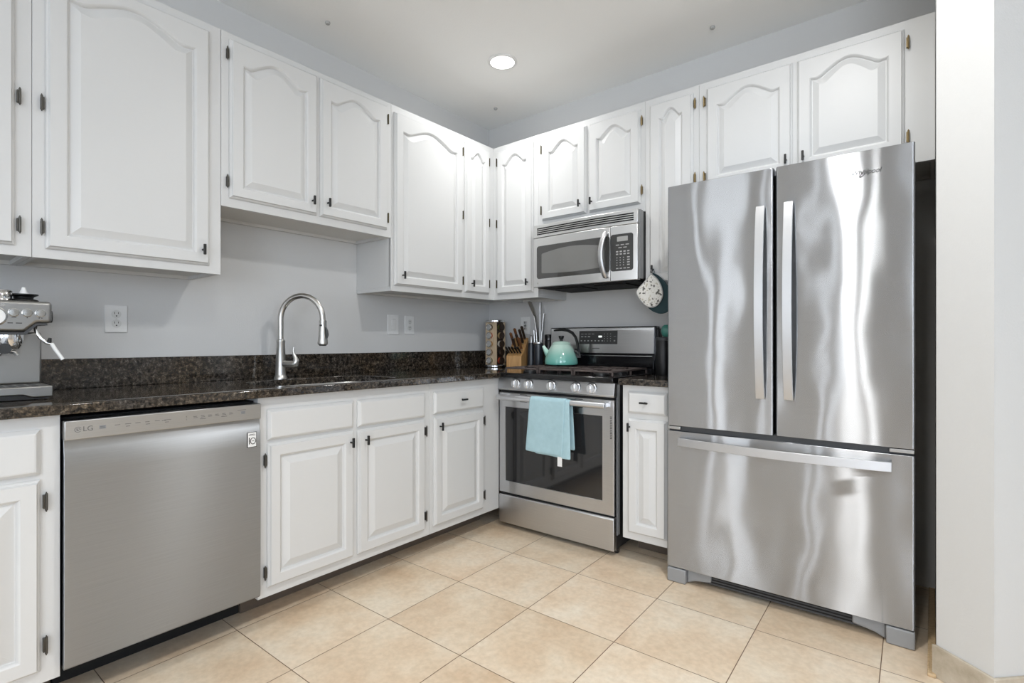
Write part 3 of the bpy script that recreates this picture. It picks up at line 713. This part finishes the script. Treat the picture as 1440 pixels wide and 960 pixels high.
def bowpanel(x0_, x1_, z0_, z1_, r, inset, name, m, parent, tb=0, bb=0, n=28):
    """rounded panel lying on the bowed front"""
    mb = MB(); bm = mb.bm; F = []; xs = []
    for i in range(n+1):
        u = i/n; xs.append(x0_+(x1_-x0_)*(.5-.5*math.cos(PI*u)))
    lo = []
    for x in xs:
        e = min(x-x0_, x1_-x); q = 0 if e >= r else r-math.sqrt(max(0, r*r-(r-e)**2)); q = min(q, r*.98)
        sn = math.sin(PI*(x-x0_)/(x1_-x0_)); zt_ = z1_-q+tb*sn; zb_ = z0_+q-bb*sn; y = bow(x)+inset
        lo.append([bm.verts.new(p) for p in ((x, y, zb_), (x, y, zt_), (x, bow(x)+.004, zt_), (x, bow(x)+.004, zb_))])
    mb.skin(lo); return mb.build(name, m, parent)
gl = bowpanel(.028, .529, 1.478, 1.676, .016, -.0008, 'window', 'glassgrey', mdoor)
bowpanel(.066, .492, 1.510, 1.628, .006, -.0014, 'screen', 'meshgrey', gl, tb=.022, bb=.008)
kp = bowpanel(.5335, .664, 1.480, 1.680, .014, -.0008, 'keypad', 'panelgrey', mpan)
bowpanel(.572, .634, 1.640, 1.666, .002, -.0016, 'clock_display', 'lcd', kp)
mb = MB()
def kq(xa, xb, z, hh=.004): mb.box(xa, xb, bow((xa+xb)/2)-.0019, bow((xa+xb)/2)-.0008, z-hh/2, z+hh/2)
for k in range(3): kq(.565+k*.028, .585+k*.028, 1.621, .0045)
for k in range(2): kq(.580+k*.028, .600+k*.028, 1.606, .0045)
for j in range(2):
    for k in range(4): kq(.566+k*.0215, .579+k*.0215, 1.585-j*.014, .007)
for j in range(4):
    for k in range(3): kq(.569+k*.019, .574+k*.019, 1.552-j*.0135, .005)
    kq(.630, .645, 1.552-j*.0135, .006)
for k in range(4): kq(.566+k*.0215, .580+k*.0215, 1.494, .005)
mb.build('printed_marks', 'print', kp)
hp = []
for i in range(19):
    t_ = i/18; z = 1.452+t_*.245; k = math.sin(PI*t_); hp.append((.505-.010*k, bow(.5)-.004-.040*k**.7, z))
hm = MB(); hm.tube(hp, .0135, 14, flat=(1.15, .75)); hm.build('door_handle', 'handle', mdoor)
MB().lathe([(.006, 0), (.006, .002), (.0001, .0025)], (.036, bow(.036), 1.452), 20, 'y').build('round_badge', 'nickel', mdoor)

# ------------------------------------------------------------------ fridge
fr = thing('refrigerator', 'stainless french-door refrigerator with bottom freezer drawer', 'refrigerator', (1.680, -.658, 0), 1.3)
w = .903
MB().box(.008, w-.008, .075, .60, .062, 1.790).build('cabinet', 'darkside', fr, bevel=.003)
MB().box(.02, w-.02, .055, .08, .07, 1.79).build('door_gasket', 'gap', fr)
def fdoor(x0_, x1_, z0_, z1_, name):
    n = 10; r = .007; pts = []
    for i in range(n+1):
        a = R(90*i/n); pts.append((x0_+r-r*math.sin(R(90)-a) if False else x0_+r-r*math.cos(a), r-r*math.sin(a)))
    for i in range(n+1):
        a = R(90-90*i/n); pts.append((x1_-r+r*math.cos(a), r-r*math.sin(a)))
    pts += [(x1_, .068), (x0_, .068)]
    mb = MB(); mb.prism(pts, z0_, z1_, 'z'); return mb.build(name, 'steel_fridge', fr, bevel=.0015)
fl = fdoor(.001, .4445, .714, 1.809, 'left_door'); f2 = fdoor(.4545, w, .714, 1.809, 'right_door'); fd = fdoor(-.002, w, .068, .690, 'freezer_drawer')
MB().box(.004, w-.004, .02, .07, .690, .714).build('drawer_gap', 'dkgrey', fr)
MB().box(.002, .060, .002, .03, .697, .711).box(w-.075, w-.002, .002, .03, .697, .711).build('hinge_cover', 'steel_plain', fr, bevel=.002)
MB().box(.02, .10, .07, .20, 1.7905, 1.806).box(w-.10, w-.02, .07, .20, 1.7905, 1.806).build('top_hinge_cover', 'dkgrey', fr, bevel=.003)
def vhandle(parent, xc, z0_, z1_):
    rows = []; n = 24; mb = MB(); rings = []
    for i in range(n+1):
        t_ = i/n; z = z0_+(z1_-z0_)*t_; y = -.020-.038*math.sin(PI*t_)**.8
        wd = .0165; th = .009
        rings.append([mb.bm.verts.new(p) for p in ((xc-wd, y, z), (xc+wd, y, z), (xc+wd, y+th, z), (xc-wd, y+th, z))])
    mb.skin(rings)
    for zz in (z0_, z1_-.03): mb.box(xc-.012, xc+.012, -.014, .0005, zz+.002, zz+.028)
    return mb.build('door_handle', 'handle', parent, bevel=.0012, ang=30)
vhandle(fl, .399, .862, 1.655); vhandle(f2, .503, .864, 1.657)
mb = MB(); rings = []; n = 24
for i in range(n+1):
    t_ = i/n; x = .054+(.836-.054)*t_; y = -.018-.036*math.sin(PI*t_)**.8; zc = .645
    rings.append([mb.bm.verts.new(p) for p in ((x, y, zc-.0175), (x, y+.009, zc-.0175), (x, y+.009, zc+.0175), (x, y, zc+.0175))])
mb.skin(rings); mb.box(.058, .088, -.012, .0005, .633, .657); mb.box(.802, .832, -.012, .0005, .633, .657)
mb.build('drawer_handle', 'handle', fd, bevel=.0012, ang=30)
# base grille with two foot covers
gr = MB(); gr.box(.10, w-.10, .035, .06, .018, .066)
go = gr.build('base_grille', 'dkgrey', fr)
gs = MB()
for k in range(3): gs.box(.14, w-.16, .0335, .036, .026+k*.012, .031+k*.012)
gs.build('grille_slots', 'gap', go)
for x0_, x1_, q0, q1 in ((0, .085, .085, .19), (w-.085, w, w-.085, w-.19)):
    f = MB(); f.box(x0_, x1_, -.004, .10, 0.0008, .064)
    if q0 < q1: poly = [(q0, .064), (q1, .064), (q1, .03), (q0+.035, .018), (q0, .003)]
    else: poly = [(q0, .064), (q0, .003), (q0-.035, .018), (q1, .03), (q1, .064)]
    f.prism(poly, .02, .06, 'y'); f.build('foot_cover', 'grey', fr, bevel=.005)
# embossed maker's script with a ring swoosh
lo_ = lettering('logo_lettering', 'Whirlpool', .024, 'inkblack', f2, (.757, -.0006, 1.7285), shear=.35, align='CENTER', sx=.92, depth=.0008)
sw = MB()
for sgn in (1,):
    pts = []
    for k in range(0, 27):
        a = R(55+k*9.5); ex, ez = .021*math.cos(a), .0045*math.sin(a)
        pts.append((.755+ex*.80-ez*.6, -.0009, 1.7285+ex*.78+ez*.9))
    sw.tube(pts, [.0003+.0011*math.sin(PI*k/26) for k in range(27)], 6)
sw.build('logo_swoosh', 'inkblack', f2)

# ------------------------------------------------------------------ espresso machine
em = thing('espresso_machine', 'stainless espresso machine with round buttons and gauge at the left of the counter', 'coffee machine', (.43, -2.912, ZC), 90)
w = .312
MB().prism([(0, .043), (w, .043), (w, .007), (.262, .007), (.240, .016), (.072, .016), (.050, .007), (0, .007)], 0, .32, 'y').build('drip_tray', 'steel_esp', em, bevel=.004)
MB().box(.01, w-.01, .006, .31, .002, .016).build('base_pad', 'black', em)
ft = MB()
for px in (.03, w-.03):
    for py in (.03, .28): ft.cyl((px, py, 0), (px, py, .004), .012, seg=14)
ft.build('foot', 'black', em)
gt = MB()
for k in range(10): gt.box(.03+k*.026, .046+k*.026, .02, .12, .0432, .0438)
gt.build('tray_slots', 'dkgrey', em)
MB().box(.012, w-.004, .155, .36, .043, .215).build('column', 'steel_esp', em, bevel=.006)
hd_poly = [(0, .312), (w, .312), (w, .243), (.275, .243), (.246, .213), (0, .213)]
hdm = MB(); hdm.prism(hd_poly, .015, .36, 'y'); hb_ = hdm.build('head', 'steel_esp', em, bevel=.010, seg=3)
MB().prism([(.006, .2055), (.25, .2055), (.276, .2365), (w-.01, .2365), (w-.012, .243), (.273, .243), (.245, .213), (.004, .213)], .022, .34, 'y').build('lower_lip', 'dkgrey', hb_)
for k, bx_ in enumerate((.221, .252, .283)):
    b = MB(); b.lathe([(.0135, -.001), (.0135, .002), (.0115, .003), (.011, .0055), (.0001, .0062)], (bx_, .015, .2745), 24, 'y'); b.build('button', 'button', hb_)
mk = MB(); mk.box(.216, .227, .0138, .0152, .2585, .260); mk.cyl((.252, .0138, .259), (.252, .0152, .259), .0016, seg=8); mk.cyl((.2805, .0138, .259), (.2805, .0152, .259), .0016, seg=8); mk.cyl((.2865, .0138, .259), (.2865, .0152, .259), .0016, seg=8)
mk.box(.207, .219, .0138, .0152, .2405, .243); mk.box(.226, .240, .0138, .0152, .2405, .243)
mk.build('button_marks', 'inkblack', hb_)
gg = MB(); gg.lathe([(.030, -.001), (.030, .004), (.026, .006), (.0255, .003), (.0001, .003)], (.178, .015, .262), 32, 'y'); ggo = gg.build('pressure_gauge', 'button', hb_)
MB().lathe([(.0245, .0032), (.0245, .0036), (.0001, .0037)], (.178, .015, .262), 28, 'y').build('gauge_face', 'white', ggo)
MB().box(.1772, .1788, .0108, .0114, .250, .279).build('gauge_needle', 'inkblack', ggo)
lettering('brand_lettering', 'Breville', .017, 'chrome', hb_, (.203, .0148, .298), align='RIGHT')
MB().cyl((w, .12, .268), (w+.016, .12, .268), .021, .020, 24).build('steam_dial', 'dkgrey', em)
ghd = MB(); ghd.lathe([(.040, .206), (.040, .190), (.037, .178), (.033, .178), (.033, .188)], (.215, .09, 0), 30); ghd.build('group_head', 'chrome', em)
pf = MB(); pf.lathe([(.034, .186), (.034, .172), (.028, .160), (.012, .156)], (.215, .09, 0), 28); pf.tube([(.215, .09, .160), (.215, .088, .150)], .009, 12)
pf.tube([(.215, .09, .155), (.200, .088, .150), (.194, .088, .140)], .0065, 10); pf.tube([(.215, .09, .155), (.232, .088, .150), (.238, .088, .140)], .0065, 10)
pfo = pf.build('portafilter', 'chrome', em)
MB().tube([(.208, .058, .170), (.199, -.005, .166), (.193, -.05, .163)], [.011, .014, .016], 16).build('portafilter_handle', 'black', pfo)
swd = MB(); swd.tube([(.276, .055, .236), (.279, .05, .214), (.288, .045, .194), (.302, .042, .180), (.316, .040, .176)], .0052, 12); swo = swd.build('steam_wand', 'chrome', em)
MB().tube([(.308, .041, .180), (.311, .041, .196)], [.007, .004], 10).build('wand_grip', 'black', swo)
MB().tube([(.314, .040, .178), (.322, .036, .160), (.341, .030, .125)], [.0058, .0058, .0052], 12).build('wand_sleeve', 'cone', swo)
# things standing on the machine
zt_ = ZC+.3125
cp = thing('steel_cup', 'short stainless cup upside down on top of the espresso machine', 'cup', (.30, -2.715, zt_))
MB().lathe([(.036, 0), (.037, .004), (.035, .008), (.035, .018), (.037, .022), (.036, .026), (.034, .030), (.036, .034), (.034, .037), (.0001, .038)], seg=32).build('cup_body', 'chrome', cp)
hp_ = thing('grinder_lid', 'round black lid with a white cone knob on top of the espresso machine', 'lid', (.28, -2.650, zt_))
MB().lathe([(.042, 0), (.036, .010), (.024, .014), (.026, .020), (.037, .026), (.037, .029), (.0001, .029)], seg=32).build('lid_disc', 'black', hp_)
MB().lathe([(.013, .0292), (.012, .033), (.006, .046), (.0045, .052), (.0001, .053)], seg=20).build('lid_knob', 'cone', hp_)

# ------------------------------------------------------------------ spice rack with jars
sr_x, sr_y = .180, -.135
sr = thing('spice_rack', 'square wooden spice carousel with steel top and base in the counter corner', 'spice rack', (sr_x, sr_y, ZC), -3)
a_ = .050
MB().lathe([(.071, 0), (.074, .004), (.074, .014), (.070, .018), (.0001, .018)], seg=40).build('base', 'chrome', sr)
MB().lathe([(.0001, .322), (.070, .322), (.074, .325), (.074, .333), (.070, .337), (.0001, .338)], seg=40).build('top', 'chrome', sr)
ps = MB()
for sx_ in (-1, 1):
    for sy_ in (-1, 1): ps.box(min(sx_*a_, sx_*(a_-.013)), max(sx_*a_, sx_*(a_-.013)), min(sy_*a_, sy_*(a_-.013)), max(sy_*a_, sy_*(a_-.013)), .018, .322)
ps.build('corner_post', 'palewood', sr)
MB().box(-a_+.010, a_-.010, -a_+.010, a_-.010, .0185, .3215).build('core', 'dkhandle', sr)
fp = MB(); fp.box(-a_+.0131, a_-.0131, -a_, -a_+.0095, .019, .321); fp.build('face_panel', 'palewood', sr)
def jar(face, k, label):
    t = thing('spice_jar', label, 'spice jar', (sr_x, sr_y, ZC), -3+face*90, 'spice jars in the carousel')
    z = .048+k*.0595
    y_in = -a_-.0008 if face == 0 else -a_+.0095
    cm = JARCOL[(k*3+face*2) % 7]
    ln = .012 if face == 0 else .020
    MB().lathe([(.0215, 0), (.0225, .002), (.0225, ln), (.020, ln+.001)], (0, y_in, z), 24, 'y').build('jar_body', cm, t)
    MB().lathe([(.0245, ln+.001), (.0245, ln+.008), (.022, ln+.009), (.020, ln+.0075), (.0001, ln+.0075)], (0, y_in, z), 24, 'y').build('jar_lid', {0: 'chrome', 1: 'dkhandle', 3: 'black'}[face], t)
    if face == 0:
        MB().lathe([(.0188, ln+.0076), (.0185, ln+.0082), (.0001, ln+.0083)], (0, y_in, z), 20, 'y').build('lid_label', 'print', t)
tier = ['lowest tier', 'second tier from the bottom', 'middle tier', 'fourth tier from the bottom', 'top tier']
fc = {0: 'front face of the spice carousel', 1: 'carousel face towards the knives', 3: 'carousel face towards the sink'}
for f_ in (0, 1, 3):
    for k in range(5): jar(f_, k, 'round spice jar, %s, %s' % (tier[k], fc[f_]))

# ------------------------------------------------------------------ knife block and knives
kb_ = thing('knife_block', 'slanted light wood knife block full of dark-handled knives', 'knife block', (.400, -.150, ZC), 108)
# side profile in local x-z: the slotted face leans towards the spice rack
blk = [(-.085, 0), (.075, 0), (.092, .080), (.062, .212), (-.030, .118), (-.085, .085)]
MB().prism(blk, -.055, .055, 'y').build('block', 'wood', kb_, bevel=.004)
sl_ = MB()
kn = [(.048, -.034, .104, 'dkhandle'), (.020, -.030, .112, 'dkhandle'), (.030, .010, .108, 'brownhandle'), (-.002, -.012, .100, 'dkhandle'), (.004, .030, .104, 'brownhandle'), (-.022, -.034, .095, 'brownhandle'), (-.020, .008, .092, 'dkhandle')]
ddir = Vector((-.62, 0, .785))
def surf(x):  # slotted face height
    return .118+(x+.030)/.092*.094
klab = ['black-handled knife at the top slot of the wood block', 'dark-handled knife beside the top slot of the block', 'brown-handled knife at the back of the block', 'dark-handled knife in the middle row of the block',
        'brown-handled knife in the middle row at the back', 'brown-handled knife at the lowest front slot of the block', 'dark-handled knife at the lowest back slot of the block']
for (kx, ky, ln, m), lb in zip(kn, klab):
    base = Vector((kx, ky, surf(kx)))
    t = thing('kitchen_knife', lb, 'knife', (.400, -.150, ZC), 108, 'knives in the wood block')
    p0 = base+ddir*.001; p1 = base+ddir*.012
    bl_ = MB(); bl_.tube([p0, p1], .008, 10, flat=(.9, .6)); bl_.build('bolster', 'nickel', t)
    MB().tube([p1, p1+ddir*ln*.3, p1+ddir*ln*.7, p1+ddir*ln*.93, p1+ddir*ln], [.0095, .0085, .0095, .0105, .006], 12, flat=(1.05, .75)).build('handle', m, t)
# steak knives in the lower step
for k in range(5):
    ky = -.042+k*.021; base = Vector((-.055, ky, .1035)); dd = Vector((-.86, 0, .51))
    t = thing('kitchen_knife', 'small black-handled knife in the lower row of the block, %s' % ['nearest the stove front', 'second from the front', 'middle one', 'second from the wall', 'nearest the wall'][k], 'knife', (.400, -.150, ZC), 108, 'knives in the wood block')
    MB().tube([base+dd*.001, base+dd*.012], .006, 10).build('bolster', 'nickel', t)
    MB().tube([base+dd*.012, base+dd*.04, base+dd*.075, base+dd*.085], [.007, .0065, .008, .005], 12).build('handle', 'black', t)

# ------------------------------------------------------------------ bottle, utensil crock, canister
bt = thing('pepper_mill', 'slim dark slate mill with a steel neck, right of the knife block', 'mill', (.492, -.120, ZC))
MB().lathe([(.0285, 0), (.029, .01), (.026, .08), (.023, .15), (.0205, .175), (.0001, .176)], seg=28).build('mill_body', 'navy', bt)
MB().lathe([(.0085, .1762), (.008, .21), (.0095, .222), (.006, .227), (.0001, .228)], seg=20).build('mill_neck', 'nickel', bt)
cx_, cy_ = .565, -.135
cr_ = thing('utensil_crock', 'dark slate crock holding steel utensils behind the stove corner', 'crock', (cx_, cy_, ZC))
MB().lathe([(.030, 0), (.0315, .01), (.0315, .165), (.0305, .175), (.0285, .175), (.0285, .01), (.0001, .009)], seg=36).build('crock_body', 'navy', cr_)
MB().lathe([(.0316, .166), (.0322, .172), (.0316, .178), (.0295, .178)], seg=36, cap=False).build('crock_rim', 'nickel', cr_, thick=.001)
def utensil(label, pts, rad, fl=(1.3, .5), head=None):
    t = thing('steel_utensil', label, 'utensil', (cx_, cy_, ZC), 0, 'steel utensils in the crock')
    MB().tube(pts, [q*1.45 for q in rad], 12, flat=fl).build('handle', 'nickel', t)
    if head: MB().tube(head[0], [q*1.3 for q in head[1]], 14, flat=(1.3, .45)).build('utensil_head', 'chrome', t)
utensil('bent steel tongs leaning left out of the crock', [(.012, -.006, .020), (-.004, -.004, .20), (-.012, 0, .275), (-.030, .004, .355)], [.006, .0075, .009, .009], head=([(-.030, .004, .356), (-.055, .008, .405), (-.086, .012, .455), (-.090, .012, .460)], [.010, .012, .011, .004]))
utensil('tall thin steel utensil standing upright in the crock', [(.002, .016, .020), (.006, .018, .25), (.004, .020, .448)], [.005, .006, .0065])
utensil('shorter steel utensil at the right of the crock', [(.018, .004, .020), (.026, .006, .22), (.044, .010, .372)], [.005, .006, .007])
utensil('thick steel ladle handle in the crock, left of the upright utensil', [(-.014, -.010, .020), (-.016, -.012, .17), (-.022, -.012, .262)], [.005, .007, .0075])
cn = thing('canister', 'black canister behind the kettle against the wall', 'canister', (.590, -.050, ZC))
MB().lathe([(.026, 0), (.028, .005), (.028, .19), (.026, .195), (.0001, .195)], seg=28).build('canister_body', 'black', cn)
MB().lathe([(.0285, .1955), (.0285, .228), (.026, .232), (.0001, .232)], seg=28).build('canister_lid', 'blackgloss', cn)

# ------------------------------------------------------------------ kettle on the back left burner
kt = thing('kettle', 'mint green enamel kettle with black arched handle on the stove', 'kettle', (.795, -.205, .9505), 20)
MB().lathe([(.096, 0), (.104, .004), (.106, .016), (.103, .040), (.094, .068), (.081, .095), (.067, .118), (.058, .130), (.055, .130), (.0001, .129)], seg=48).build('kettle_body', 'mint', kt)
MB().lathe([(.057, .1305), (.060, .133), (.058, .137), (.048, .145), (.028, .151), (.0001, .153)], seg=40).build('lid', 'mint', kt)
MB().lathe([(.010, .1525), (.009, .160), (.014, .166), (.018, .180), (.017, .184), (.0001, .185)], seg=24).build('lid_knob', 'black', kt)
MB().tube([(-.078, 0, .055), (-.098, 0, .082), (-.112, 0, .106), (-.119, 0, .120)], [.024, .017, .012, .010], 18).build('spout', 'mint', kt)
hpts = [(.113, 0, .060), (.112, 0, .098), (.103, 0, .140), (.092, 0, .175), (.072, 0, .202), (.042, 0, .218), (.005, 0, .223), (-.032, 0, .220), (-.048, 0, .217)]
MB().tube(hpts, [.013, .012, .0115, .012, .013, .013, .012, .010, .006], 14, flat=(1.25, .75)).build('handle', 'black', kt)
MB().tube([(.085, 0, .088), (.100, 0, .082), (.118, 0, .070)], [.016, .016, .016], 12).box(.095, .127, -.014, .014, .046, .070).build('handle_bracket', 'black', kt)

# ------------------------------------------------------------------ pot holders on the narrow cabinet's pull
def pot_holder(label, m, edge, x, y, z, P2, th):
    t = thing('pot_holder', label, 'pot holder', (x, y, z), 0, 'pot holders on the cabinet pull')
    # smooth the traced outline (Catmull-Rom), the hanging corner stays sharp
    Q = []; n = len(P2)
    for i in range(n):
        p0, p1, p2, p3 = P2[i-1], P2[i], P2[(i+1) % n], P2[(i+2) % n]
        if i == 0: p0 = p1
        if (i+1) % n == 0: p3 = p2
        for k in range(4):
            u = k/4
            Q.append(tuple(.5*((2*p1[c])+(-p0[c]+p2[c])*u+(2*p0[c]-5*p1[c]+4*p2[c]-p3[c])*u*u+(-p0[c]+3*p1[c]-3*p2[c]+p3[c])*u**3) for c in (0, 1)))
    cx0 = sum(p[0] for p in Q)/len(Q); cz0 = sum(p[1] for p in Q)/len(Q)
    mb = MB(); bm = mb.bm; lo = []
    for k, yy in ((.0, -th*1.5), (.5, -th*1.4), (.88, -th), (1.0, -th*.5), (1.0, th*.5), (.88, th), (.5, th*1.2)):
        lo.append([bm.verts.new((cx0+(p[0]-cx0)*max(k, .001), yy, cz0+(p[1]-cz0)*max(k, .001))) for p in Q])
    mb.skin(lo); mb.build('pad', m, t, ang=60)
    MB().tube([(p[0], 0, p[1]) for p in Q+[Q[0]]], th*.75, 8, cap=False).build('binding', edge, t)
    MB().tube([(0, 0, -.004), (-.006, 0, .010), (0, -.001, .026), (.006, 0, .010), (0, 0, -.004)], .0018, 8).build('hanging_loop', edge, t)
px_, pz_ = 1.474, 1.482
pot_holder('white floral quilted pot holder hanging from a cabinet pull beside the microwave', 'floral', 'capgrey', px_, -.3720, pz_-.028,
           [(0, 0), (-.042, -.044), (-.081, -.088), (-.056, -.135), (-.028, -.163), (0, -.173), (.028, -.167), (.052, -.142), (.062, -.111), (.055, -.070), (.032, -.028)], .0055)
pot_holder('dark teal pot holder hanging behind the white floral one', 'teal', 'teal', px_+.004, -.3540, pz_-.024,
           [(0, 0), (-.040, -.050), (-.052, -.110), (-.036, -.162), (-.006, -.193), (.040, -.210), (.080, -.200), (.108, -.167), (.108, -.125), (.070, -.060), (.030, -.018)], .0055)

# ------------------------------------------------------------------ partly hidden teal jar and an added black canister by the fridge
bx_ = thing('canister', 'added black canister standing in for the range side and shadow beside the fridge', 'canister', (1.492, -.25, ZC))  # added canister; its black stands in for range side and shadow
MB().lathe([(.040, 0), (.042, .006), (.042, .185), (.040, .190), (.0001, .190)], seg=32).build('canister_body', 'black', bx_)
MB().lathe([(.0425, .1905), (.0425, .204), (.038, .208), (.0001, .208)], seg=32).build('canister_lid', 'dkgrey', bx_)
tj = thing('jar', 'round teal jar on the added black canister beside the fridge', 'jar', (1.512, -.25, ZC+.2085))
MB().lathe([(.016, 0), (.026, .008), (.033, .026), (.033, .040), (.026, .058), (.016, .066), (.0001, .067)], seg=32).build('jar_body', 'tealdish', tj)
